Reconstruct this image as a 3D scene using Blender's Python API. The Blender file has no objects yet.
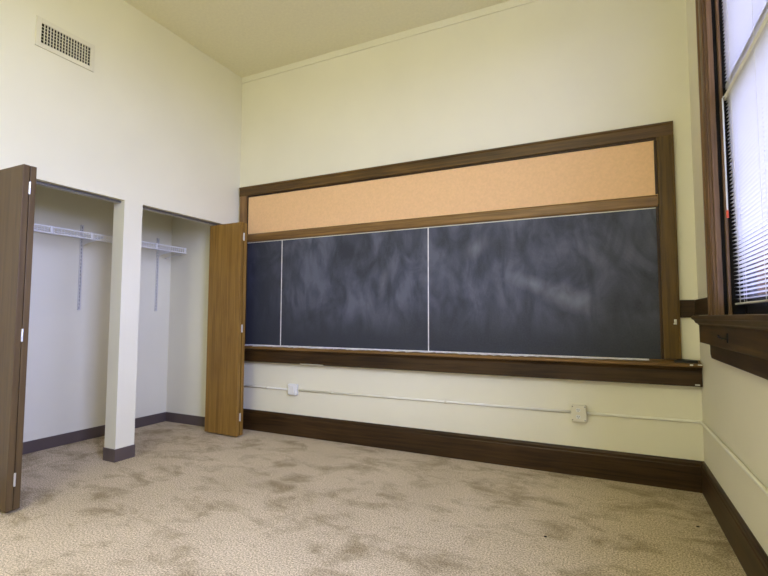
import bpy, bmesh, math, random
from mathutils import Vector, Matrix

# ---------------------------------------------------------------- camera
CAM = Vector((3.5299, -3.7433, 1.15))
R = Vector((0.90068153, 0.43447006, 0.00292411))
U = Vector((0.02452278, -0.05755425, 0.99804115))
F = Vector((-0.43378729, 0.89884552, 0.06249246))
col = bpy.context.scene.collection
cd = bpy.data.cameras.new('camera')
cam = bpy.data.objects.new('camera', cd)
col.objects.link(cam)
cam.matrix_world = Matrix(((R.x, U.x, -F.x, CAM.x), (R.y, U.y, -F.y, CAM.y), (R.z, U.z, -F.z, CAM.z), (0, 0, 0, 1)))
cd.sensor_width = 36
cd.lens = 463.13 / 768 * 36
cd.clip_start = 0.02
sc = bpy.context.scene
sc.camera = cam

# room numbers (metres)
W = 4.0814          # right wall plane x
ZC = 3.748          # ceiling
HZ = 2.096          # closet header
HX = -0.881         # closet back wall
YB = -6.3           # rear wall
WT = 0.134          # closet front wall thickness
WY0, WY1 = -2.20, -0.60      # window beside the chalkboard
WZ0, WZ1 = 1.164, 3.42
VY0, VY1 = -3.95, -2.65       # second window, out of view, added to light the room and closets

# ---------------------------------------------------------------- world / light
FILL_E, FILL_C = 50.0, (1.02, 1.09, 0.96)
SKY_C, SKY_S = (0.91, 1.02, 2.05), 11.2
GROUND_C = (0.20, 0.20, 0.19)
wd = bpy.data.worlds.new('sky')
sc.world = wd
wd.use_nodes = True
nt = wd.node_tree
bg = nt.nodes['Background']
tc = nt.nodes.new('ShaderNodeTexCoord')
sp = nt.nodes.new('ShaderNodeSeparateXYZ')
cr = nt.nodes.new('ShaderNodeValToRGB')
nt.links.new(tc.outputs['Generated'], sp.inputs[0])
mp = nt.nodes.new('ShaderNodeMapRange')
mp.inputs[1].default_value = -1
mp.inputs[2].default_value = 1
nt.links.new(sp.outputs[2], mp.inputs[0])
nt.links.new(mp.outputs[0], cr.inputs[0])
e = cr.color_ramp.elements
e[0].position = 0.46
e[0].color = (*GROUND_C, 1)
e[1].position = 0.51
e[1].color = (*SKY_C, 1)
nt.links.new(cr.outputs[0], bg.inputs['Color'])
bg.inputs['Strength'].default_value = SKY_S


def portal(name, y0, y1, z0, z1):
    ld = bpy.data.lights.new(name, 'AREA')
    ld.shape = 'RECTANGLE'
    ld.size = z1 - z0
    ld.size_y = y1 - y0
    ld.cycles.is_portal = True
    o = bpy.data.objects.new(name, ld)
    col.objects.link(o)
    o.location = (W + 0.27, (y0 + y1) / 2, (z0 + z1) / 2)
    o.rotation_euler = (0, math.pi / 2, 0)      # faces -x, into the room


portal('sky_portal', WY0, WY1, WZ0, WZ1)
portal('sky_portal', VY0, VY1, WZ0, WZ1)

# added point light behind the camera, without a fixture, to fill the shadows
ld = bpy.data.lights.new('fill_light', 'POINT')
ld.energy = FILL_E
ld.color = FILL_C
ld.shadow_soft_size = 0.14
lo = bpy.data.objects.new('fill_light', ld)
col.objects.link(lo)
lo.location = (2.4, -5.4, 3.2)

vs = sc.view_settings
vs.view_transform = 'Standard'
vs.look = 'None'
vs.gamma = 1
vs.use_curve_mapping = False
vs.exposure = 0.9


# ---------------------------------------------------------------- materials
def mat(name, base, rough=0.6, spec=0.5, metal=0.0, var=0.0, vscale=3.0, bump=0.0, bscale=60.0, sheen=0.0):
    m = bpy.data.materials.new(name)
    m.use_nodes = True
    n, l = m.node_tree.nodes, m.node_tree.links
    b = n['Principled BSDF']
    b.inputs['Base Color'].default_value = (*base, 1)
    b.inputs['Roughness'].default_value = rough
    b.inputs['Specular IOR Level'].default_value = spec
    b.inputs['Metallic'].default_value = metal
    if sheen:
        b.inputs['Sheen Weight'].default_value = sheen
    t = n.new('ShaderNodeTexCoord')
    if var:
        no = n.new('ShaderNodeTexNoise')
        no.inputs['Scale'].default_value = vscale
        no.inputs['Detail'].default_value = 5
        l.new(t.outputs['Object'], no.inputs['Vector'])
        r = n.new('ShaderNodeValToRGB')
        r.color_ramp.elements[0].position = 0.3
        r.color_ramp.elements[1].position = 0.7
        r.color_ramp.elements[0].color = (*[c * (1 - var) for c in base], 1)
        r.color_ramp.elements[1].color = (*[min(1, c * (1 + var)) for c in base], 1)
        l.new(no.outputs['Fac'], r.inputs['Fac'])
        l.new(r.outputs['Color'], b.inputs['Base Color'])
    if bump:
        no = n.new('ShaderNodeTexNoise')
        no.inputs['Scale'].default_value = bscale
        no.inputs['Detail'].default_value = 3
        l.new(t.outputs['Object'], no.inputs['Vector'])
        bp = n.new('ShaderNodeBump')
        bp.inputs['Strength'].default_value = bump
        bp.inputs['Distance'].default_value = 0.004
        l.new(no.outputs['Fac'], bp.inputs['Height'])
        l.new(bp.outputs['Normal'], b.inputs['Normal'])
    return m


def wood(name, dark, light, axis, rough=0.42, scale=1.0, spec=0.28):
    m = bpy.data.materials.new(name)
    m.use_nodes = True
    n, l = m.node_tree.nodes, m.node_tree.links
    b = n['Principled BSDF']
    b.inputs['Roughness'].default_value = rough
    b.inputs['Specular IOR Level'].default_value = spec
    t = n.new('ShaderNodeTexCoord')
    mpn = n.new('ShaderNodeMapping')
    s = [38 * scale] * 3
    s['xyz'.index(axis)] = 1.6 * scale
    mpn.inputs['Scale'].default_value = s
    l.new(t.outputs['Object'], mpn.inputs['Vector'])
    no = n.new('ShaderNodeTexNoise')
    no.inputs['Scale'].default_value = 1.0
    no.inputs['Detail'].default_value = 6
    no.inputs['Roughness'].default_value = 0.65
    no.inputs['Distortion'].default_value = 0.6
    l.new(mpn.outputs['Vector'], no.inputs['Vector'])
    big = n.new('ShaderNodeTexNoise')
    big.inputs['Scale'].default_value = 2.2
    big.inputs['Detail'].default_value = 2
    l.new(t.outputs['Object'], big.inputs['Vector'])
    ad = n.new('ShaderNodeMath')
    ad.operation = 'MULTIPLY_ADD'
    ad.inputs[1].default_value = 0.35
    l.new(big.outputs['Fac'], ad.inputs[0])
    sb = n.new('ShaderNodeMath')
    sb.operation = 'SUBTRACT'
    sb.inputs[1].default_value = 0.175
    l.new(no.outputs['Fac'], sb.inputs[0])
    l.new(sb.outputs[0], ad.inputs[2])
    r = n.new('ShaderNodeValToRGB')
    r.color_ramp.elements[0].position = 0.34
    r.color_ramp.elements[1].position = 0.68
    r.color_ramp.elements[0].color = (*dark, 1)
    r.color_ramp.elements[1].color = (*light, 1)
    l.new(ad.outputs[0], r.inputs['Fac'])
    l.new(r.outputs['Color'], b.inputs['Base Color'])
    bp = n.new('ShaderNodeBump')
    bp.inputs['Strength'].default_value = 0.12
    bp.inputs['Distance'].default_value = 0.002
    l.new(no.outputs['Fac'], bp.inputs['Height'])
    l.new(bp.outputs['Normal'], b.inputs['Normal'])
    return m


def carpet_mat():
    m = bpy.data.materials.new('carpet')
    m.use_nodes = True
    n, l = m.node_tree.nodes, m.node_tree.links
    b = n['Principled BSDF']
    b.inputs['Roughness'].default_value = 1.0
    b.inputs['Specular IOR Level'].default_value = 0.05
    t = n.new('ShaderNodeTexCoord')

    def noise(scale, detail, rough=0.5, dist=0.0, stretch=None):
        no = n.new('ShaderNodeTexNoise')
        no.inputs['Scale'].default_value = scale
        no.inputs['Detail'].default_value = detail
        no.inputs['Roughness'].default_value = rough
        no.inputs['Distortion'].default_value = dist
        src = t.outputs['Object']
        if stretch:
            k = n.new('ShaderNodeMapping')
            k.inputs['Rotation'].default_value = (0, 0, stretch[0])
            k.inputs['Scale'].default_value = (1, stretch[1], 1)
            l.new(src, k.inputs['Vector'])
            src = k.outputs['Vector']
        l.new(src, no.inputs['Vector'])
        return no.outputs['Fac']
    fine = noise(120, 3, 0.75)                            # tufts
    patch = noise(3.6, 6, 0.66, 0.35, (0.35, 1.5))          # brushed pile
    trail = noise(1.1, 2)
    # brushed pile mask: only the low end of the noise is dark
    r1 = n.new('ShaderNodeValToRGB')
    r1.color_ramp.elements[0].position = 0.34
    r1.color_ramp.elements[1].position = 0.52
    r1.color_ramp.elements[0].color = (0.55, 0.52, 0.45, 1)
    r1.color_ramp.elements[1].color = (1, 1, 1, 1)
    l.new(patch, r1.inputs['Fac'])
    r2 = n.new('ShaderNodeValToRGB')
    r2.color_ramp.elements[0].position = 0.37
    r2.color_ramp.elements[1].position = 0.63
    r2.color_ramp.elements[0].color = (0.33, 0.262, 0.165, 1)
    r2.color_ramp.elements[1].color = (0.96, 0.80, 0.545, 1)
    l.new(fine, r2.inputs['Fac'])
    mx = n.new('ShaderNodeMix')
    mx.data_type = 'RGBA'
    mx.blend_type = 'MULTIPLY'
    mx.inputs['Factor'].default_value = 0.85
    l.new(r2.outputs['Color'], mx.inputs[6])
    l.new(r1.outputs['Color'], mx.inputs[7])
    r3 = n.new('ShaderNodeValToRGB')
    r3.color_ramp.elements[0].position = 0.35
    r3.color_ramp.elements[1].position = 0.65
    r3.color_ramp.elements[0].color = (0.86, 0.85, 0.83, 1)
    r3.color_ramp.elements[1].color = (1, 1, 1, 1)
    l.new(trail, r3.inputs['Fac'])
    mx2 = n.new('ShaderNodeMix')
    mx2.data_type = 'RGBA'
    mx2.blend_type = 'MULTIPLY'
    mx2.inputs['Factor'].default_value = 1.0
    l.new(mx.outputs[2], mx2.inputs[6])
    l.new(r3.outputs['Color'], mx2.inputs[7])
    l.new(mx2.outputs[2], b.inputs['Base Color'])
    bp = n.new('ShaderNodeBump')
    bp.inputs['Strength'].default_value = 0.15
    bp.inputs['Distance'].default_value = 0.006
    l.new(fine, bp.inputs['Height'])
    l.new(bp.outputs['Normal'], b.inputs['Normal'])
    return m


def slate_mat():
    m = bpy.data.materials.new('slate')
    m.use_nodes = True
    n, l = m.node_tree.nodes, m.node_tree.links
    b = n['Principled BSDF']
    b.inputs['Roughness'].default_value = 0.62
    b.inputs['Specular IOR Level'].default_value = 0.35
    t = n.new('ShaderNodeTexCoord')
    geo = n.new('ShaderNodeNewGeometry')
    k = n.new('ShaderNodeMapping')
    k.inputs['Rotation'].default_value = (0, math.radians(28), 0)
    k.inputs['Scale'].default_value = (1.0, 1, 0.6)
    l.new(geo.outputs['Position'], k.inputs['Vector'])
    n1 = n.new('ShaderNodeTexNoise')
    n1.inputs['Scale'].default_value = 3.4
    n1.inputs['Detail'].default_value = 4
    n1.inputs['Roughness'].default_value = 0.55
    n1.inputs['Distortion'].default_value = 1.0
    l.new(k.outputs['Vector'], n1.inputs['Vector'])
    n2 = n.new('ShaderNodeTexNoise')                      # eraser strokes
    k2 = n.new('ShaderNodeMapping')
    k2.inputs['Rotation'].default_value = (0, math.radians(-14), 0)
    k2.inputs['Scale'].default_value = (6.5, 1, 2.6)
    l.new(geo.outputs['Position'], k2.inputs['Vector'])
    n2.inputs['Scale'].default_value = 1.0
    n2.inputs['Detail'].default_value = 5
    n2.inputs['Distortion'].default_value = 1.6
    l.new(k2.outputs['Vector'], n2.inputs['Vector'])
    n3 = n.new('ShaderNodeTexNoise')
    n3.inputs['Scale'].default_value = 90
    n3.inputs['Detail'].default_value = 2
    l.new(geo.outputs['Position'], n3.inputs['Vector'])
    # amount of chalk: broad wiped clouds x strokes, thinner along the bottom and at the far left panel
    def ramp(sock, p0, p1):
        r_ = n.new('ShaderNodeMapRange')
        r_.interpolation_type = 'SMOOTHSTEP'
        r_.inputs[1].default_value = p0
        r_.inputs[2].default_value = p1
        l.new(sock, r_.inputs[0])
        return r_.outputs[0]

    def mul(a_, b_):
        q_ = n.new('ShaderNodeMath')
        q_.operation = 'MULTIPLY'
        l.new(a_, q_.inputs[0])
        l.new(b_, q_.inputs[1])
        return q_.outputs[0]
    sx_ = n.new('ShaderNodeSeparateXYZ')
    l.new(geo.outputs['Position'], sx_.inputs[0])
    chalk = mul(ramp(n1.outputs['Fac'], 0.25, 0.75), ramp(n2.outputs['Fac'], 0.10, 0.75))
    chalk = mul(chalk, ramp(sx_.outputs[2], 0.90, 1.35))
    chalk = mul(chalk, ramp(sx_.outputs[0], -0.5, 1.1))
    mu2 = n.new('ShaderNodeMath')
    mu2.operation = 'MULTIPLY_ADD'
    mu2.inputs[1].default_value = 0.25
    l.new(n3.outputs['Fac'], mu2.inputs[0])
    l.new(chalk, mu2.inputs[2])
    r = n.new('ShaderNodeValToRGB')
    r.color_ramp.elements[0].position = 0.06
    r.color_ramp.elements[0].color = (0.027, 0.030, 0.038, 1)
    r.color_ramp.elements[1].position = 0.85
    r.color_ramp.elements[1].color = (0.105, 0.112, 0.138, 1)
    l.new(mu2.outputs[0], r.inputs['Fac'])
    # two blurred chalk smears with a shape of their own on the right-hand panel
    prev = r.outputs['Color']
    for (cx, cz, ax, az, ang, amt) in ((2.99, 1.415, 0.22, 0.075, -22, 0.62), (3.25, 1.30, 0.30, 0.11, -20, 0.55),
                                       (2.55, 1.72, 0.16, 0.10, 40, 0.45), (1.72, 1.45, 0.20, 0.06, 75, 0.45)):
        kk = n.new('ShaderNodeMapping')
        kk.vector_type = 'TEXTURE'
        kk.inputs['Location'].default_value = (cx, 0, cz)
        kk.inputs['Rotation'].default_value = (0, math.radians(-ang), 0)
        kk.inputs['Scale'].default_value = (ax, 1, az)
        l.new(geo.outputs['Position'], kk.inputs['Vector'])
        g = n.new('ShaderNodeTexGradient')
        g.gradient_type = 'SPHERICAL'
        l.new(kk.outputs['Vector'], g.inputs['Vector'])
        q = n.new('ShaderNodeMath')
        q.operation = 'MULTIPLY'
        l.new(g.outputs['Fac'], q.inputs[0])
        l.new(n2.outputs['Fac'], q.inputs[1])
        q2 = n.new('ShaderNodeMath')
        q2.operation = 'MULTIPLY'
        q2.inputs[1].default_value = amt
        l.new(q.outputs[0], q2.inputs[0])
        mx = n.new('ShaderNodeMix')
        mx.data_type = 'RGBA'
        l.new(q2.outputs[0], mx.inputs['Factor'])
        l.new(prev, mx.inputs[6])
        mx.inputs[7].default_value = (0.34, 0.35, 0.37, 1)
        prev = mx.outputs[2]
    l.new(prev, b.inputs['Base Color'])
    return m


def glass_mat(name, tint):
    m = bpy.data.materials.new(name)
    m.use_nodes = True
    n, l = m.node_tree.nodes, m.node_tree.links
    n.remove(n['Principled BSDF'])
    tr = n.new('ShaderNodeBsdfTransparent')
    tr.inputs['Color'].default_value = (*tint, 1)
    gl = n.new('ShaderNodeBsdfGlossy')
    gl.inputs['Roughness'].default_value = 0.02
    mx = n.new('ShaderNodeMixShader')
    mx.inputs[0].default_value = 0.06
    l.new(tr.outputs[0], mx.inputs[1])
    l.new(gl.outputs[0], mx.inputs[2])
    l.new(mx.outputs[0], n['Material Output'].inputs['Surface'])
    return m


def slat_mat():
    m = bpy.data.materials.new('blind_slat')
    m.use_nodes = True
    n, l = m.node_tree.nodes, m.node_tree.links
    b = n['Principled BSDF']
    b.inputs['Base Color'].default_value = (0.86, 0.86, 0.84, 1)
    b.inputs['Roughness'].default_value = 0.45
    tl = n.new('ShaderNodeBsdfTranslucent')
    tl.inputs['Color'].default_value = (0.85, 0.85, 0.84, 1)
    mx = n.new('ShaderNodeMixShader')
    mx.inputs[0].default_value = 0.10
    l.new(b.outputs[0], mx.inputs[1])
    l.new(tl.outputs[0], mx.inputs[2])
    l.new(mx.outputs[0], n['Material Output'].inputs['Surface'])
    return m


M = {}
M['paint'] = mat('cream_wall_paint', (0.82, 0.775, 0.585), 0.75, 0.25, var=0.02, vscale=2, bump=0.08, bscale=220)
M['ceiling'] = mat('cream_ceiling_texture', (0.86, 0.81, 0.56), 0.95, 0.1, var=0.03, vscale=40, bump=0.35, bscale=110)
M['paint_trim'] = mat('cream_gloss_trim', (0.82, 0.775, 0.585), 0.5, 0.4)
M['carpet'] = carpet_mat()
M['vinyl'] = mat('plum_brown_vinyl', (0.105, 0.078, 0.066), 0.45, 0.45, var=0.06, vscale=8)
WD, WL = (0.020, 0.0095, 0.0022), (0.066, 0.034, 0.010)
M['wood_x'] = wood('stained_oak_along_wall', WD, WL, 'x')
M['wood_y'] = wood('stained_oak_lengthwise', WD, WL, 'y')
M['wood_z'] = wood('stained_oak_upright', WD, WL, 'z')
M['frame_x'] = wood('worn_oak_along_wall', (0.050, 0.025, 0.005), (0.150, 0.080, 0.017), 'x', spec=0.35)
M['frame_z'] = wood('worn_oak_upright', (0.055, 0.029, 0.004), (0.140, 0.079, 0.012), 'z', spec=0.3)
M['casing_z'] = wood('light_worn_oak_casing', (0.090, 0.048, 0.018), (0.230, 0.130, 0.058), 'z', spec=0.35)
M['frame_y'] = wood('worn_oak_sill', (0.032, 0.017, 0.004), (0.105, 0.058, 0.016), 'y', spec=0.3)
M['rail_x'] = wood('lit_and_worn_oak_rail', (0.120, 0.062, 0.015), (0.270, 0.148, 0.042), 'x', spec=0.35)  # light and gloss put into the middle rail's tone; also the worn ledge
M['rail_z'] = wood('lit_oak_upright', (0.15, 0.080, 0.026), (0.300, 0.165, 0.058), 'z', spec=0.35)  # left stile: brighter light and gloss put into the wood colour
M['door'] = wood('brown_door_veneer', (0.195, 0.100, 0.018), (0.330, 0.185, 0.038), 'z', 0.40, 0.8)
M['door_grey'] = wood('darker_door_veneer', (0.080, 0.049, 0.020), (0.130, 0.084, 0.034), 'z', 0.45, 0.8)  # darker, greyer copy of the door wood, left door only
M['door_edge'] = wood('brown_door_edge', (0.075, 0.042, 0.020), (0.140, 0.080, 0.036), 'z', 0.5, 1.2)
M['cork'] = mat('orange_cork', (0.82, 0.525, 0.26), 0.9, 0.15, var=0.045, vscale=55, bump=0.08, bscale=160)
M['slate'] = slate_mat()
M['white_metal'] = mat('white_enamel', (0.84, 0.82, 0.74), 0.4, 0.5)
M['white_plastic'] = mat('white_plastic', (0.80, 0.79, 0.72), 0.4, 0.5)
M['ivory'] = mat('ivory_painted_metal', (0.76, 0.71, 0.53), 0.45, 0.5)
M['pipe'] = mat('cream_painted_pipe', (0.88, 0.85, 0.70), 0.4, 0.5)
M['steel'] = mat('dull_steel', (0.16, 0.155, 0.14), 0.45, 0.5, metal=0.5)
M['zinc'] = mat('zinc_hinge', (0.70, 0.69, 0.66), 0.35, 0.5, metal=0.6)
M['standard'] = mat('white_slotted_steel', (0.68, 0.65, 0.57), 0.45, 0.5)
M['dark'] = mat('dark_hollow', (0.012, 0.011, 0.010), 0.9, 0.1)
M['duct'] = mat('dark_duct', (0.02, 0.018, 0.012), 0.9, 0.1)
M['chalk'] = mat('chalk_dust', (0.74, 0.72, 0.68), 0.95, 0.1, var=0.15, vscale=30)
M['sash'] = mat('dark_bronze_sash', (0.020, 0.018, 0.016), 0.45, 0.4)
M['glass'] = glass_mat('window_glass', (0.96, 0.98, 0.97))
M['dimmed_glass'] = glass_mat('dimmed_window_glass', (0.51, 0.50, 0.485))  # invented tint, dims the daylight through the visible window
M['slat'] = slat_mat()
M['clear'] = mat('clear_wand_plastic', (0.72, 0.74, 0.76), 0.15, 0.6)
M['red'] = mat('red_tip_plastic', (0.72, 0.07, 0.02), 0.4, 0.5)
M['black'] = mat('black_iron', (0.010, 0.009, 0.008), 0.5, 0.4)


# ---------------------------------------------------------------- helpers
def box(bm, x0, x1, y0, y1, z0, z1, bev=0.0):
    if x0 > x1: x0, x1 = x1, x0
    if y0 > y1: y0, y1 = y1, y0
    if z0 > z1: z0, z1 = z1, z0
    v = [bm.verts.new(p) for p in ((x0, y0, z0), (x1, y0, z0), (x1, y1, z0), (x0, y1, z0),
                                   (x0, y0, z1), (x1, y0, z1), (x1, y1, z1), (x0, y1, z1))]
    fs = [bm.faces.new([v[i] for i in q]) for q in ((3, 2, 1, 0), (4, 5, 6, 7), (0, 1, 5, 4), (1, 2, 6, 5), (2, 3, 7, 6), (3, 0, 4, 7))]
    if bev:
        ed = {ee for ff in fs for ee in ff.edges}
        bmesh.ops.bevel(bm, geom=list(ed), offset=bev, segments=2, affect='EDGES', profile=0.5)
    return v


def prism(bm, prof, axis, a, b):
    """extrude a closed profile along an axis; prof points are the two other coordinates in xyz order"""
    def P(p, t):
        if axis == 'x': return (t, p[0], p[1])
        if axis == 'y': return (p[0], t, p[1])
        return (p[0], p[1], t)
    A = [bm.verts.new(P(p, a)) for p in prof]
    B = [bm.verts.new(P(p, b)) for p in prof]
    k = len(prof)
    bm.faces.new(A)
    bm.faces.new(B[::-1])
    for i in range(k):
        j = (i + 1) % k
        bm.faces.new((A[i], B[i], B[j], A[j]))
    bmesh.ops.recalc_face_normals(bm, faces=bm.faces)


def tube(bm, pts, r, seg=8):
    pts = [Vector(p) for p in pts]
    rings = []
    for i, p in enumerate(pts):
        d = (pts[min(i + 1, len(pts) - 1)] - pts[max(i - 1, 0)]).normalized()
        a = Vector((0, 0, 1)) if abs(d.z) < 0.9 else Vector((1, 0, 0))
        s = d.cross(a).normalized()
        t = s.cross(d)
        rings.append([bm.verts.new(p + (s * math.cos(q) + t * math.sin(q)) * r) for q in [2 * math.pi * k / seg for k in range(seg)]])
    for A, B in zip(rings, rings[1:]):
        for k in range(seg):
            bm.faces.new((A[k], A[(k + 1) % seg], B[(k + 1) % seg], B[k]))
    bm.faces.new(rings[0][::-1])
    bm.faces.new(rings[-1])


def disc(bm, c, axis, r, h, seg=20):
    c = Vector(c)
    d = {'x': Vector((1, 0, 0)), 'y': Vector((0, 1, 0)), 'z': Vector((0, 0, 1))}[axis] * (h / 2)
    tube(bm, (c - d, c + d), r, seg)


def B():
    return bmesh.new()


def thing(name, label, cat, loc, group=None):
    o = bpy.data.objects.new(name, None)
    o.empty_display_size = 0.05
    col.objects.link(o)
    o.location = loc
    o['label'] = label
    o['category'] = cat
    if group: o['group'] = group
    return o


def origin(o):
    v = Vector(o.location)
    if o.parent: v += origin(o.parent)
    return v


def obj(name, bm, m, parent=None, smooth=False, label=None):
    """vertices arrive in world coordinates"""
    bmesh.ops.recalc_face_normals(bm, faces=bm.faces)
    me = bpy.data.meshes.new(name)
    if parent:
        off = origin(parent)
        loc = Vector((0, 0, 0))
    else:
        xs = [v.co for v in bm.verts]
        off = Vector(((min(c.x for c in xs) + max(c.x for c in xs)) / 2, (min(c.y for c in xs) + max(c.y for c in xs)) / 2, min(c.z for c in xs)))
        loc = off
    for v in bm.verts:
        v.co -= off
    bm.to_mesh(me)
    bm.free()
    me.materials.append(m)
    if smooth:
        for p in me.polygons: p.use_smooth = True
    o = bpy.data.objects.new(name, me)
    col.objects.link(o)
    o.location = loc
    if parent: o.parent = parent
    if label: o['label'] = label
    return o


def tag(o, label, cat, group=None):
    o['label'] = label
    o['category'] = cat
    if group: o['group'] = group
    return o


def struct(name, bm, m, parent=None, **k):
    o = obj(name, bm, m, parent, **k)
    if not parent: o['kind'] = 'structure'
    return o


# ---------------------------------------------------------------- shell
b = B(); box(b, HX - 0.1, W + 0.3, YB - 0.1, 0.1, -0.1, 0); struct('floor', b, M['carpet'])
b = B(); box(b, HX - 0.1, W + 0.3, YB - 0.1, 0.1, ZC, ZC + 0.1); struct('ceiling', b, M['ceiling'])
b = B(); box(b, HX - 0.1, W + 0.3, 0, 0.1, 0, ZC); struct('wall_back', b, M['paint'])
b = B(); box(b, HX - 0.1, W + 0.3, YB - 0.1, YB, 0, ZC); struct('wall_rear', b, M['paint'])
P0, P1 = -1.305, -1.142       # pillar between the two closet openings
L0, R1 = -2.245, -0.205       # outer jambs
b = B()
box(b, -WT, 0, YB, L0, 0, ZC)
box(b, -WT, 0, L0, R1, HZ, ZC)
box(b, -WT, 0, P0, P1, 0, HZ)
box(b, -WT, 0, R1, 0, 0, ZC)
bmesh.ops.remove_doubles(b, verts=b.verts, dist=0.0005)
struct('wall_left', b, M['paint'])
b = B()
box(b, HX - 0.1, HX, -2.45, 0, 0, 2.75)
box(b, HX, -WT, -0.12, 0, 0, 2.75)
box(b, HX, -WT, -2.45, -2.35, 0, 2.75)
box(b, HX, -WT, -2.35, -0.12, 2.65, 2.75)
struct('wall_closet', b, M['paint'])
b = B()
x0, x1 = W, W + 0.24
box(b, x0, x1, YB, VY0, 0, ZC)
box(b, x0, x1, VY1, WY0, 0, ZC)
box(b, x0, x1, WY1, 0, 0, ZC)
for y0, y1 in ((VY0, VY1), (WY0, WY1)):
    box(b, x0, x1, y0, y1, 0, WZ0 - 0.05)
    box(b, x0, x1, y0, y1, WZ1, ZC)
struct('wall_right', b, M['paint'])

# baseboards
ZB = 0.203


def board_profile(s, base):          # (offset from wall, z): plain board, stepped and rounded cap
    return [(base, 0.0), (base + s * 0.020, 0.0), (base + s * 0.020, ZB - 0.040), (base + s * 0.017, ZB - 0.034),
            (base + s * 0.018, ZB - 0.016), (base + s * 0.012, ZB - 0.004), (base + s * 0.006, ZB), (base, ZB)]


b = B(); prism(b, board_profile(-1, 0), 'x', 0.0, W); struct('baseboard_back', b, M['wood_x'])
b = B(); prism(b, board_profile(-1, W), 'y', YB, -0.0205); struct('baseboard_right', b, M['wood_y'])
HB = 0.100
b = B()
box(b, HX, HX + 0.006, -2.35, -0.12, 0, HB)
box(b, HX + 0.006, -WT, -0.126, -0.12, 0, HB)
box(b, HX + 0.006, -WT, -2.35, -2.344, 0, HB)
struct('baseboard_closet', b, M['vinyl'])
b = B()
t = 0.006
box(b, -WT - t, t, P0 - t, P0, 0, HB)
box(b, -WT - t, t, P1, P1 + t, 0, HB)
box(b, 0, t, P0, P1, 0, HB)
box(b, -WT - t, -WT, P0, P1, 0, HB)
struct('baseboard_pillar', b, M['vinyl'])
b = B(); box(b, 0, 0.006, YB, L0 - 0.1, 0, HB); struct('baseboard_left', b, M['vinyl'])

# painted strip under the ceiling on the back wall
b = B(); box(b, 0.0, W, -0.012, 0, ZC - 0.064, ZC, 0.002); struct('trim_1', b, M['paint_trim'])
# dark chair rail between chalkboard frame and window
b = B(); box(b, 3.975, W, -0.022, 0, 1.152, 1.272, 0.003); struct('trim_2', b, M['wood_x'])
b = B(); box(b, W - 0.022, W, -0.468, -0.0225, 1.168, 1.272, 0.003); struct('trim_3', b, M['wood_y'])


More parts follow.
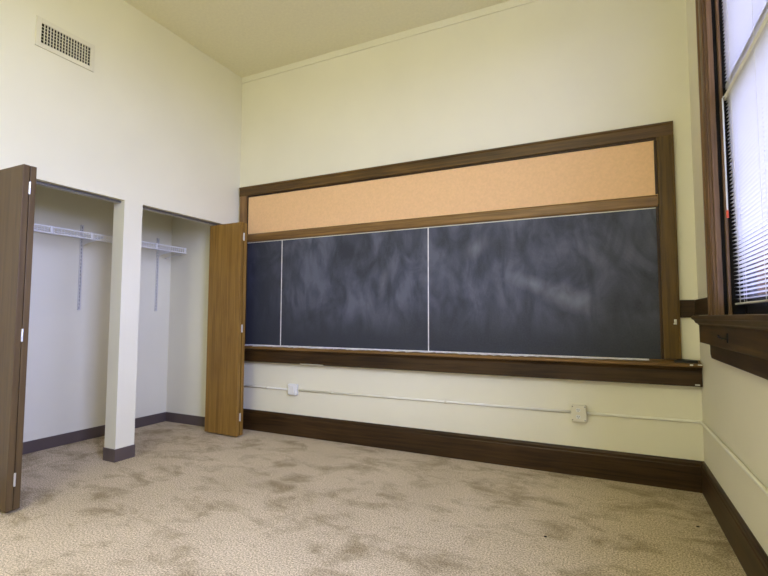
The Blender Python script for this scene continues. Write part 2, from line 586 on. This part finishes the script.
# ---------------------------------------------------------------- windows
def window(name, y0, y1, pane):
    root = bpy.data.objects.new(name, None)
    col.objects.link(root)
    root.location = (W, (y0 + y1) / 2, WZ0)
    root['kind'] = 'structure'
    z0, z1 = WZ0, WZ1
    # side and head casings with a bead and a back band
    for s, ye in ((1, y1), (-1, y0)):
        b = B()
        pf = [(W, ye), (W - 0.018, ye), (W - 0.022, ye + s * 0.012), (W - 0.022, ye + s * 0.05), (W - 0.016, ye + s * 0.056),
              (W - 0.016, ye + s * 0.095), (W - 0.024, ye + s * 0.105), (W - 0.024, ye + s * 0.122), (W - 0.012, ye + s * 0.130), (W, ye + s * 0.130)]
        prism(b, pf, 'z', z0 + 0.001, z1 + 0.14)
        obj('side_casing', b, M['casing_z'], root)
    b = B(); box(b, W - 0.022, W, y0, y1, z1, z1 + 0.14, 0.003); obj('head_casing', b, M['wood_y'], root)
    # jamb lining with stops
    for s, ye in ((-1, y1), (1, y0)):
        b = B()
        box(b, W - 0.012, W + 0.24, ye, ye + s * 0.012, z0 + 0.001, z1)
        box(b, W + 0.000, W + 0.028, ye + s * 0.012, ye + s * 0.026, z0 + 0.001, z1, 0.002)
        box(b, W + 0.048, W + 0.064, ye + s * 0.012, ye + s * 0.024, z0 + 0.001, z1, 0.003)
        jb = obj('jamb', b, M['casing_z'], root)
        b = B()
        box(b, W + 0.0285, W + 0.0475, ye + s * 0.0122, ye + s * 0.0132, z0 + 0.001, z1)
        box(b, W + 0.0645, W + 0.124, ye + s * 0.0122, ye + s * 0.0150, z0 + 0.001, z1)
        obj('jamb_liner', b, M['dark'], jb)
    b = B(); box(b, W - 0.012, W + 0.24, y0 + 0.012, y1 - 0.012, z1 - 0.015, z1); obj('head_jamb', b, M['wood_y'], root)
    # double-hung sash, dark
    mid = 2.40
    for (xa, za, zb, nm) in ((W + 0.125, z0 + 0.002, mid + 0.025, 'lower_sash'), (W + 0.170, mid - 0.025, z1 - 0.016, 'upper_sash')):
        b = B()
        ya, yb = y0 + 0.013, y1 - 0.013
        box(b, xa, xa + 0.04, ya, ya + 0.075, za, zb, 0.003)
        box(b, xa, xa + 0.04, yb - 0.075, yb, za, zb, 0.003)
        box(b, xa, xa + 0.04, ya + 0.075, yb - 0.075, za, za + (0.10 if nm == 'lower_sash' else 0.05), 0.003)
        box(b, xa, xa + 0.04, ya + 0.075, yb - 0.075, zb - 0.05, zb, 0.003)
        sh = obj(nm, b, M['sash'], root)
        b = B(); box(b, xa + 0.017, xa + 0.023, ya + 0.076, yb - 0.076, za + 0.04, zb - 0.04)
        obj('pane', b, M[pane], sh)
    # stool with horns and an ogee under it
    b = B()
    pf = [(W + 0.12, z0), (W - 0.088, z0), (W - 0.096, z0 - 0.004), (W - 0.098, z0 - 0.014), (W - 0.096, z0 - 0.022), (W - 0.086, z0 - 0.026),
          (W - 0.083, z0 - 0.032), (W - 0.078, z0 - 0.043), (W - 0.066, z0 - 0.050), (W - 0.064, z0 - 0.056), (W - 0.0, z0 - 0.056), (W - 0.0, z0 - 0.030), (W + 0.12, z0 - 0.030)]
    h = 0.19
    # part in front of the wall runs past the casing, part in the opening stays between the jambs
    front = [p for p in pf if p[0] <= W + 1e-6]
    front = [(W, z0)] + front[:-1]
    prism(b, front, 'y', y0 - h, y1 + h)
    box(b, W, W + 0.24, y0, y1, z0 - 0.049, z0)
    # slope the horn end of the moulding back like the photograph's return
    obj('stool', b, M['frame_y'], root)
    b = B()
    box(b, W - 0.060, W, y0 - h + 0.005, y1 + h - 0.005, 1.005, z0 - 0.057, 0.002)
    obj('apron', b, M['frame_y'], root)
    b = B()
    ya, yb = y0 - h + 0.13, y1 + h - 0.13
    prism(b, [(ya, 1.0045), (yb, 1.0045), (yb, 0.945), (yb - 0.03, 0.924), (ya + 0.03, 0.924), (ya, 0.945)], 'x', W - 0.030, W)
    obj('lower_apron', b, M['wood_y'], root)
    return root


window('window_1', WY0, WY1, 'dimmed_glass')
window('unseen_window', VY0, VY1, 'glass')


# ---------------------------------------------------------------- mini blinds
def blind(name, label, zb, zt, tilt, wand):
    y0, y1 = WY0 + 0.03, WY1 - 0.024
    xc = W + 0.088
    root = thing(name, label, 'blind', (xc, (y0 + y1) / 2, zb), None)
    b = B(); box(b, xc - 0.018, xc + 0.018, y0, y1, zt - 0.034, zt, 0.002); obj('head_rail', b, M['white_metal'], root)
    b = B()
    z = zb + (0.030 if wand else 0.020)
    c, s = math.cos(tilt), math.sin(tilt)
    n_stack = 0 if wand else 6          # the raised blind carries a few slats stacked on its rail
    while z < zt - 0.042:
        prof = []
        for q in (-1, -0.5, 0, 0.5, 1):
            u, w = q * 0.0125, 0.0022 * (1 - q * q)
            prof.append((xc + u * c - w * s, z + u * s + w * c))
        A = [b.verts.new((p[0], y0 + 0.004, p[1])) for p in prof]
        D = [b.verts.new((p[0], y1 - 0.004, p[1])) for p in prof]
        for i in range(4):
            b.faces.new((A[i], A[i + 1], D[i + 1], D[i]))
        z += 0.0048 if n_stack > 0 else 0.0212
        n_stack -= 1
    obj('slats', b, M['slat'], root, smooth=True)
    b = B(); box(b, xc - 0.011, xc + 0.011, y0 + 0.003, y1 - 0.003, zb, zb + 0.010, 0.003); obj('bottom_rail', b, M['white_metal'], root)
    for yy in (y1 - 0.13, (y0 + y1) / 2 + 0.2, (y0 + y1) / 2 - 0.2, y0 + 0.13):
        b = B()
        for dx in (-0.0138, 0.0138):
            tube(b, ((xc + dx, yy, zb + 0.01), (xc + dx, yy, zt - 0.02)), 0.0011, 5)
        tube(b, ((xc, yy - 0.018, zb + 0.01), (xc, yy - 0.018, zt - 0.02)), 0.0011, 5)
        obj('ladder_cord', b, M['white_plastic'], root)
    if wand:
        yw = y1 - 0.030
        xw = xc - 0.030
        b = B()
        tube(b, ((xc - 0.017, yw, zt - 0.016), (xw, yw, zt - 0.024), (xw - 0.002, yw, zt - 0.03), (xw - 0.002, yw, 1.742)), 0.0045, 6)
        wd_ = obj('tilt_wand', b, M['clear'], root)
        b = B(); tube(b, ((xw - 0.002, yw, 1.7415), (xw - 0.002, yw, 1.700)), 0.0060, 8)
        obj('wand_tip', b, M['red'], wd_, label='red wand tip')
    return root


blind('mini_blind', 'white mini blind over the lower window sash, with a red-tipped tilt wand', 1.222, 2.405, math.radians(-9), True)
blind('mini_blind', 'white mini blind across the upper window sash, above the other blind', 2.409, 3.400, math.radians(-9), False)

# small black catch on the window apron
t = thing('sash_hook', 'small black hook screwed to the dark wooden apron under the window', 'hook', (W - 0.060, -1.12, 1.058))
b = B(); box(b, W - 0.064, W - 0.0602, -1.150, -1.132, 1.036, 1.080, 0.0015); obj('plate', b, M['black'], t)
b = B(); tube(b, ((W - 0.064, -1.141, 1.055), (W - 0.080, -1.13, 1.055), (W - 0.088, -1.10, 1.060), (W - 0.086, -1.085, 1.068)), 0.004, 8); obj('hook_arm', b, M['black'], t)

# ---------------------------------------------------------------- chalkboard
cb = thing('chalkboard', 'long black slate chalkboard in a dark wood frame with orange cork strip', 'chalkboard', (2.0, 0, 0.70))
XL, XR = 0.134, 3.856
CB, CT = 0.860, 1.926
for xa, xb in ((XL - 0.03, 0.582), (0.587, 2.148), (2.153, XR + 0.02)):
    b = B(); box(b, xa, xb, -0.010, -0.001, CB - 0.01, CT + 0.02); obj('slate_panel', b, M['slate'], cb)
for xx in (0.5845, 2.1505):
    b = B(); box(b, xx - 0.0045, xx + 0.0045, -0.0115, -0.002, CB, CT); obj('joint_strip', b, M['chalk'], cb, label='white joint strip')
b = B(); box(b, XL - 0.03, XR + 0.02, -0.011, -0.001, CT + 0.03, 2.44); obj('cork_panel', b, M['cork'], cb, label='orange cork strip')
# top rail: cap board, groove, inner bead
b = B()
prism(b, [(0, 2.424), (-0.030, 2.424), (-0.032, 2.430), (-0.032, 2.500), (-0.040, 2.508), (-0.040, 2.520), (0, 2.520)], 'x', 0.026, 3.972)
obj('top_rail', b, M['frame_x'], cb)
b = B(); box(b, XL - 0.02, 3.868, -0.020, -0.001, 2.408, 2.4235, 0.003); obj('inner_bead', b, M['wood_x'], cb)
b = B()
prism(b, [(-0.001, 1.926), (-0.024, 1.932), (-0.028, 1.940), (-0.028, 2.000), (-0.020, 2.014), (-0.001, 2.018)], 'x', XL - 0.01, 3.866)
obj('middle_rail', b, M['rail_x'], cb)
b = B(); box(b, XL, XR, -0.014, -0.0102, 1.9195, 1.9255); obj('board_edge_strip', b, M['ivory'], cb, label='pale strip along the top of the slate')
b = B()
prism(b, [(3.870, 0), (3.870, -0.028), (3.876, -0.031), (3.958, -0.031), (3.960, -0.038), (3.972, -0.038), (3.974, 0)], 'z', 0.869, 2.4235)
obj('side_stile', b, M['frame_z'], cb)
b = B(); box(b, 3.853, 3.8695, -0.020, -0.001, 2.019, 2.4075, 0.003); obj('inner_bead', b, M['wood_z'], cb)
b = B(); box(b, 3.853, 3.8695, -0.020, -0.001, 0.869, 1.9255, 0.003); obj('inner_bead', b, M['wood_z'], cb)
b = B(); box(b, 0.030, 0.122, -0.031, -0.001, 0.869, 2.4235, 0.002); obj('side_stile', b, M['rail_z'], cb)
b = B(); box(b, 0.1225, 0.134, -0.020, -0.001, 0.869, 2.4235, 0.003); obj('inner_bead', b, M['wood_z'], cb)
# chalk tray: sloping ledge with lip, cove and deep fascia
b = B()
prism(b, [(-0.094, 0.826), (-0.090, 0.816), (-0.078, 0.806), (-0.076, 0.800), (-0.076, 0.702), (-0.072, 0.698), (0, 0.698), (0, 0.826)], 'x', 0.026, 4.078)
tray = obj('chalk_tray', b, M['wood_x'], cb)
b = B()
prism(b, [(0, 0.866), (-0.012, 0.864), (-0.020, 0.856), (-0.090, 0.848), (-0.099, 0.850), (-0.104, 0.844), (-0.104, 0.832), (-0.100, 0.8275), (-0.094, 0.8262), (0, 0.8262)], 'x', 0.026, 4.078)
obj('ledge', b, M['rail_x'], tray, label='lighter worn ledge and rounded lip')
# chalk dust along the ledge: uneven ribbon
random.seed(3)
b = B()
prevs = None
x = XL
while x < 3.80:
    w = 0.020 + 0.050 * random.random() ** 1.5 * (1.0 if x < 3.0 else 0.5)
    a = b.verts.new((x, -0.013, 0.8650)); c = b.verts.new((x, -0.021, 0.8572)); d = b.verts.new((x, -0.022 - w, 0.8575 - w * 0.114))
    if prevs:
        b.faces.new((prevs[0], prevs[1], c, a)); b.faces.new((prevs[1], prevs[2], d, c))
    prevs = (a, c, d)
    x += 0.018 + 0.03 * random.random()
obj('chalk_dust', b, M['chalk'], tray, label='white chalk dust on the tray')
for (xa, xb, za, zb) in ((4.008, 4.026, 0.836, 0.846), (4.052, 4.076, 0.840, 0.845), (4.036, 4.064, 0.706, 0.714)):
    b = B()
    yy = -0.104 if za > 0.8 else -0.076
    box(b, xa, xb, yy - 0.0012, yy + 0.001, za, zb, 0.0005)
    obj('paint_chip', b, M['white_plastic'], tray, label='white chip on the tray front')
b = B(); box(b, 0.87, 1.13, -0.0775, -0.0745, 0.6985, 0.704, 0.001); obj('paint_chip', b, M['ivory'], tray, label='cream paint smear under the tray front')

# dark flat strip on the tray's right end
b = B()
pts = [(3.925, -0.045), (3.96, -0.03), (4.03, -0.028), (4.062, -0.040), (4.058, -0.072), (3.99, -0.080), (3.93, -0.070)]
ledge = lambda y: 0.8568 - (-y - 0.020) * 0.1143
vb = [b.verts.new((p[0], p[1], ledge(p[1]))) for p in pts]
vt = [b.verts.new((p[0], p[1], ledge(p[1]) + 0.014 + 0.004 * ((i * 5) % 3 - 1))) for i, p in enumerate(pts)]
b.faces.new(vb[::-1]); b.faces.new(vt)
for i in range(len(pts)):
    j = (i + 1) % len(pts)
    b.faces.new((vb[i], vb[j], vt[j], vt[i]))
obj('end_strip', b, M['black'], tray, label='flat black strip at the right end of the tray')

# white hook on the right stile
t = thing('coat_hook', 'tiny white hook on the right-hand upright of the chalkboard frame', 'hook', (3.945, -0.031, 1.122))
b = B(); box(b, 3.936, 3.952, -0.0350, -0.0315, 1.105, 1.140, 0.0015); obj('plate', b, M['white_plastic'], t)
b = B(); tube(b, ((3.944, -0.034, 1.132), (3.944, -0.050, 1.126), (3.938, -0.056, 1.114), (3.930, -0.056, 1.108)), 0.004, 8); obj('hook_arm', b, M['white_plastic'], t)

# ---------------------------------------------------------------- bifold closet doors
def bifold(label, y_near, gap, tk, x_in, x_out, splay, veneer):
    """two leaves folded against each other, standing out from the closet front; y_near = camera-side face at the outer end"""
    zb, zt = 0.014, 2.070
    root = thing('bifold_door', label, 'closet door', ((x_in + x_out) / 2, y_near + tk, zb), 'bifold closet doors')
    del root['group']

    def leaf(yo, dy_in):
        # rotate about the hinge end so that the closet end drifts by dy_in
        b = B()
        v = box(b, x_in, x_out, yo, yo + tk, zb, zt, 0.0025)
        for q in b.verts:
            f = (x_out - q.co.x) / (x_out - x_in)
            q.co.y += f * dy_in
        return obj('door_leaf', b, M[veneer], root)
    a = leaf(y_near, splay)
    c = leaf(y_near + tk + gap, -splay * 0.0)
    for z in (1.930, 1.035, 0.190):
        b = B()
        tube(b, ((x_out + 0.004, y_near + tk + gap / 2, z - 0.038), (x_out + 0.004, y_near + tk + gap / 2, z + 0.038)), 0.0055, 8)
        box(b, x_out + 0.0003, x_out + 0.0018, y_near + tk - 0.003, y_near + tk + gap + 0.003, z - 0.036, z + 0.036)
        obj('hinge', b, M['zinc'], root)
    # top pivot pins reach up into the track
    for (yy, xx) in ((y_near + tk / 2 + splay, x_in + 0.03), (y_near + tk * 1.5 + gap, x_in + 0.05)):
        b = B(); tube(b, ((xx, yy, zt - 0.001), (xx, yy, zt + 0.006)), 0.006, 8)
        obj('pivot_pin', b, M['zinc'], root)
    return root


bifold('dark brown folded closet door at the left edge, in front of the left opening', -2.213, 0.004, 0.0345, -0.100, 0.366, 0.0, 'door_grey')
bifold('brown folded closet door beside the chalkboard, right of the right opening', -0.334, 0.014, 0.038, -0.097, 0.336, 0.024, 'door')

# tracks fixed under the header
for (ya, yb, lab) in ((L0 + 0.002, P0 - 0.002, 'grey metal door track above the left closet opening'),
                      (P1 + 0.002, R1 - 0.002, 'grey metal door track above the right closet opening')):
    t = thing('door_track', lab, 'door track', (-0.067, (ya + yb) / 2, HZ - 0.019))
    b = B(); box(b, -0.090, -0.044, ya, yb, HZ - 0.004, HZ - 0.0005)
    box(b, -0.047, -0.044, ya, yb, HZ - 0.018, HZ - 0.004)
    box(b, -0.090, -0.087, ya, yb, HZ - 0.018, HZ - 0.004)
    obj('channel', b, M['steel'], t)
    b = B(); box(b, -0.058, -0.0475, ya, yb, HZ - 0.0185, HZ - 0.0165); box(b, -0.0865, -0.076, ya, yb, HZ - 0.0185, HZ - 0.0165)
    obj('lip', b, M['white_metal'], t, label='pale lower lip of the track')

# ---------------------------------------------------------------- wire shelf on slotted standards
SY0, SY1 = -2.33, -0.215
SXF = HX + 0.345
SZ = 1.876
sh = thing('wire_shelf', 'white ventilated wire shelf running across the closet behind the pillar', 'shelf', ((HX + SXF) / 2, (SY0 + SY1) / 2, SZ - 0.055))
b = B()
y = SY0 + 0.01
while y < SY1 - 0.004:
    tube(b, ((HX + 0.018, y, SZ), (SXF, y, SZ)), 0.0014, 4)
    y += 0.0254
obj('deck_wires', b, M['white_metal'], sh)
for xx in (HX + 0.020, HX + 0.17):
    b = B(); tube(b, ((xx, SY0, SZ - 0.004), (xx, SY1, SZ - 0.004)), 0.0035, 6); obj('cross_rod', b, M['white_metal'], sh)
for zz in (SZ, SZ - 0.050):
    b = B(); tube(b, ((SXF, SY0, zz), (SXF, SY1, zz)), 0.0062, 8); obj('front_rod', b, M['white_metal'], sh)
b = B()
y = SY0 + 0.01
while y < SY1 - 0.004:
    tube(b, ((SXF, y, SZ), (SXF, y, SZ - 0.050)), 0.0030, 5)
    y += 0.0254
obj('lip_wires', b, M['white_metal'], sh)
for y in (-1.556, -1.23, -0.579, -0.232):
    b = B(); box(b, SXF - 0.004, SXF + 0.009, y - 0.011, y + 0.011, SZ - 0.056, SZ + 0.008, 0.002); obj('lip_clip', b, M['white_metal'], sh)
b = B(); tube(b, ((SXF, SY1, SZ - 0.05), (SXF - 0.05, SY1 + 0.003, SZ - 0.05), (SXF - 0.24, SY1 + 0.003, SZ - 0.075), (HX + 0.018, SY1 + 0.003, SZ - 0.09)), 0.0035, 6)
obj('end_brace', b, M['white_metal'], sh)

for y in (-1.110, -0.298):
    b = B()
    prism(b, [(HX + 0.0145, SZ - 0.012), (SXF - 0.008, SZ - 0.012), (SXF - 0.008, SZ - 0.022), (HX + 0.06, SZ - 0.062), (HX + 0.0145, SZ - 0.085)], 'y', y - 0.002, y + 0.002)
    obj('bracket', b, M['white_metal'], sh)
for y, lab in ((-1.110, 'slotted steel shelf standard on the closet wall left of the pillar'), (-0.298, 'slotted steel shelf standard on the closet wall right of the pillar')):
    t = thing('shelf_standard', lab, 'shelf standard', (HX, y, 1.205))
    za, zb = 1.205, 2.000
    b = B()
    box(b, HX + 0.0005, HX + 0.0025, y - 0.0125, y + 0.0125, za, zb)
    box(b, HX + 0.0025, HX + 0.012, y - 0.0125, y - 0.0105, za, zb)
    box(b, HX + 0.0025, HX + 0.012, y + 0.0105, y + 0.0125, za, zb)
    # ladder face: two edge strips and the bridges between slots
    box(b, HX + 0.012, HX + 0.0135, y - 0.0125, y - 0.0045, za, zb)
    box(b, HX + 0.012, HX + 0.0135, y + 0.0045, y + 0.0125, za, zb)
    z = za
    while z < zb - 0.01:
        box(b, HX + 0.012, HX + 0.0135, y - 0.0045, y + 0.0045, z, z + 0.011)
        z += 0.034
    obj('slotted_rail', b, M['standard'], t)
    b = B()
    z = za + 0.011
    while z < zb - 0.03:
        box(b, HX + 0.0026, HX + 0.004, y - 0.0048, y + 0.0048, z, z + 0.023)
        z += 0.034
    obj('slot', b, M['dark'], t, label='dark slots of the rail')

# ---------------------------------------------------------------- air vent
t = thing('air_vent', 'painted air vent with grid of dark slots high on the left wall', 'vent', (0, -1.806, 3.03))
fy0, fy1, fz0, fz1 = -2.009, -1.602, 3.026, 3.238
gy0, gy1, gz0, gz1 = -1.973, -1.622, 3.060, 3.202
gy0, gy1 = -1.974, -1.634
b = B()
X0, X1 = 0.0005, 0.010
box(b, X0, X1, fy0, gy0, fz0, fz1, 0.002)
box(b, X0, X1, gy1, fy1, fz0, fz1, 0.002)
box(b, X0, X1, gy0, gy1, fz0, gz0, 0.002)
box(b, X0, X1, gy0, gy1, gz1, fz1, 0.002)
obj('frame', b, M['ivory'], t)
b = B(); box(b, X0, 0.002, gy0, gy1, gz0, gz1); obj('duct_opening', b, M['duct'], t, label='dark duct behind the grille')
b = B()
nf = 17
for i in range(1, nf):
    y = gy0 + (gy1 - gy0) * i / nf
    box(b, 0.0026, 0.0095, y - 0.0023, y + 0.0023, gz0 + 0.0005, gz1 - 0.0005)
obj('upright_fins', b, M['ivory'], t)
b = B()
for i in range(1, 6):
    z = gz0 + (gz1 - gz0) * i / 6
    box(b, 0.0022, 0.0050, gy0 + 0.0005, gy1 - 0.0005, z - 0.0018, z + 0.0018)
obj('cross_fins', b, M['ivory'], t)

# ---------------------------------------------------------------- electric boxes and surface conduit
ZK = 0.445
# plain box, left
t = thing('junction_box', 'small white electric box with blank rounded cover, left on the back wall', 'electric box', (0.755, 0, 0.392))
b = B(); box(b, 0.704, 0.806, -0.046, -0.0005, 0.392, 0.498, 0.010); obj('box_body', b, M['white_plastic'], t)
b = B()
pts = []
for i in range(28):
    a = 2 * math.pi * i / 28
    pts.append((0.751 + 0.034 * math.copysign(abs(math.cos(a)) ** 0.6, math.cos(a)), 0.445 + 0.040 * math.copysign(abs(math.sin(a)) ** 0.6, math.sin(a))))
prism(b, pts, 'y', -0.0535, -0.0462)
obj('cover', b, M['white_plastic'], t)
# duplex outlet, right
xo, zo = 3.322, 0.4535
t = thing('power_outlet', 'ivory duplex power outlet box on the back wall under the right-hand slate', 'outlet', (xo, 0, zo - 0.056))
b = B(); box(b, xo - 0.050, xo + 0.050, -0.044, -0.0005, zo - 0.056, zo + 0.056, 0.004); obj('box_body', b, M['ivory'], t)
b = B(); box(b, xo - 0.052, xo + 0.052, -0.0490, -0.0442, zo - 0.058, zo + 0.058, 0.002); pl = obj('cover_plate', b, M['ivory'], t)
for dz in (0.024, -0.024):
    b = B()
    pts = [(xo - 0.004 + 0.016 * math.cos(a), zo + dz + 0.0165 * max(-0.8, min(0.8, math.sin(a)))) for a in [2 * math.pi * i / 24 for i in range(24)]]
    prism(b, pts, 'y', -0.0515, -0.0492)
    so = obj('socket', b, M['white_plastic'], t)
    b = B()
    for dx, hh in ((-0.0065, 0.0045), (0.0065, 0.0055)):
        box(b, xo - 0.004 + dx - 0.0014, xo - 0.004 + dx + 0.0014, -0.0519, -0.0510, zo + dz + 0.003 - hh, zo + dz + 0.003 + hh)
    disc(b, (xo - 0.004, -0.0514, zo + dz - 0.008), 'y', 0.0026, 0.001, 10)
    obj('slot', b, M['dark'], so)
for dx, dz in ((-0.042, -0.048), (0.042, -0.048), (0.042, 0.048), (-0.042, 0.048)):
    b = B(); disc(b, (xo + dx, -0.0496, zo + dz), 'y', 0.0042, 0.001, 10); obj('screw', b, M['steel'], t)

CR = 0.0095


def conduit(label, pts, straps):
    b = B(); tube(b, pts, CR, 10)
    p = pts[0]
    t = thing('conduit', label, 'conduit', p)
    obj('pipe', b, M['pipe'], t, smooth=True)
    for x in straps:
        f = (x - pts[0][0]) / (pts[-1][0] - pts[0][0]) if len(pts) == 2 else 0
        z = pts[0][2] + f * (pts[-1][2] - pts[0][2])
        b = B(); tube(b, ((x - 0.008, -CR - 0.001, z), (x + 0.008, -CR - 0.001, z)), CR + 0.0022, 10)
        box(b, x - 0.007, x + 0.007, -0.0025, -0.0004, z - 0.022, z + 0.022)
        obj('strap', b, M['ivory'], t)


yc = -CR - 0.001
conduit('thin cream conduit from the folded door to the blank white box', [(0.02, yc, 0.437), (0.7035, yc, 0.4395)], [0.42])
conduit('long cream conduit along the back wall between the two electric boxes', [(0.8065, yc, 0.440), (xo - 0.0525, yc, 0.4535)], [1.18, 2.3])
pts = [(xo + 0.0525, yc, 0.4545), (W - 0.055, yc, 0.4595)]
for i in range(1, 7):
    a = math.pi / 2 * i / 6
    pts.append((W + yc - 0.034 + 0.034 * math.sin(a), yc - 0.034 + 0.034 * math.cos(a), 0.4600))
pts += [(W + yc, -1.4, 0.474), (W + yc, -3.6, 0.480)]
conduit('cream conduit bending round the room corner and along the right wall', pts, [])

# two dark crumbs on the carpet
for (x, y, r, lab) in ((3.949, -0.625, 0.007, 'tiny dark crumb on the carpet near the right-hand corner'), (3.207, -1.118, 0.007, 'tiny dark crumb on the open carpet, well left of the corner crumb')):
    b = B()
    bmesh.ops.create_icosphere(b, subdivisions=1, radius=r, matrix=Matrix.Translation((x, y, r * 0.55)) @ Matrix.Diagonal((1.3, 0.9, 0.55, 1)))
    for i, v in enumerate(b.verts): v.co += Vector((0.001 * ((i * 7) % 3 - 1), 0.001 * ((i * 5) % 3 - 1), 0))
    tag(obj('crumb', b, M['dark']), lab, 'crumb')
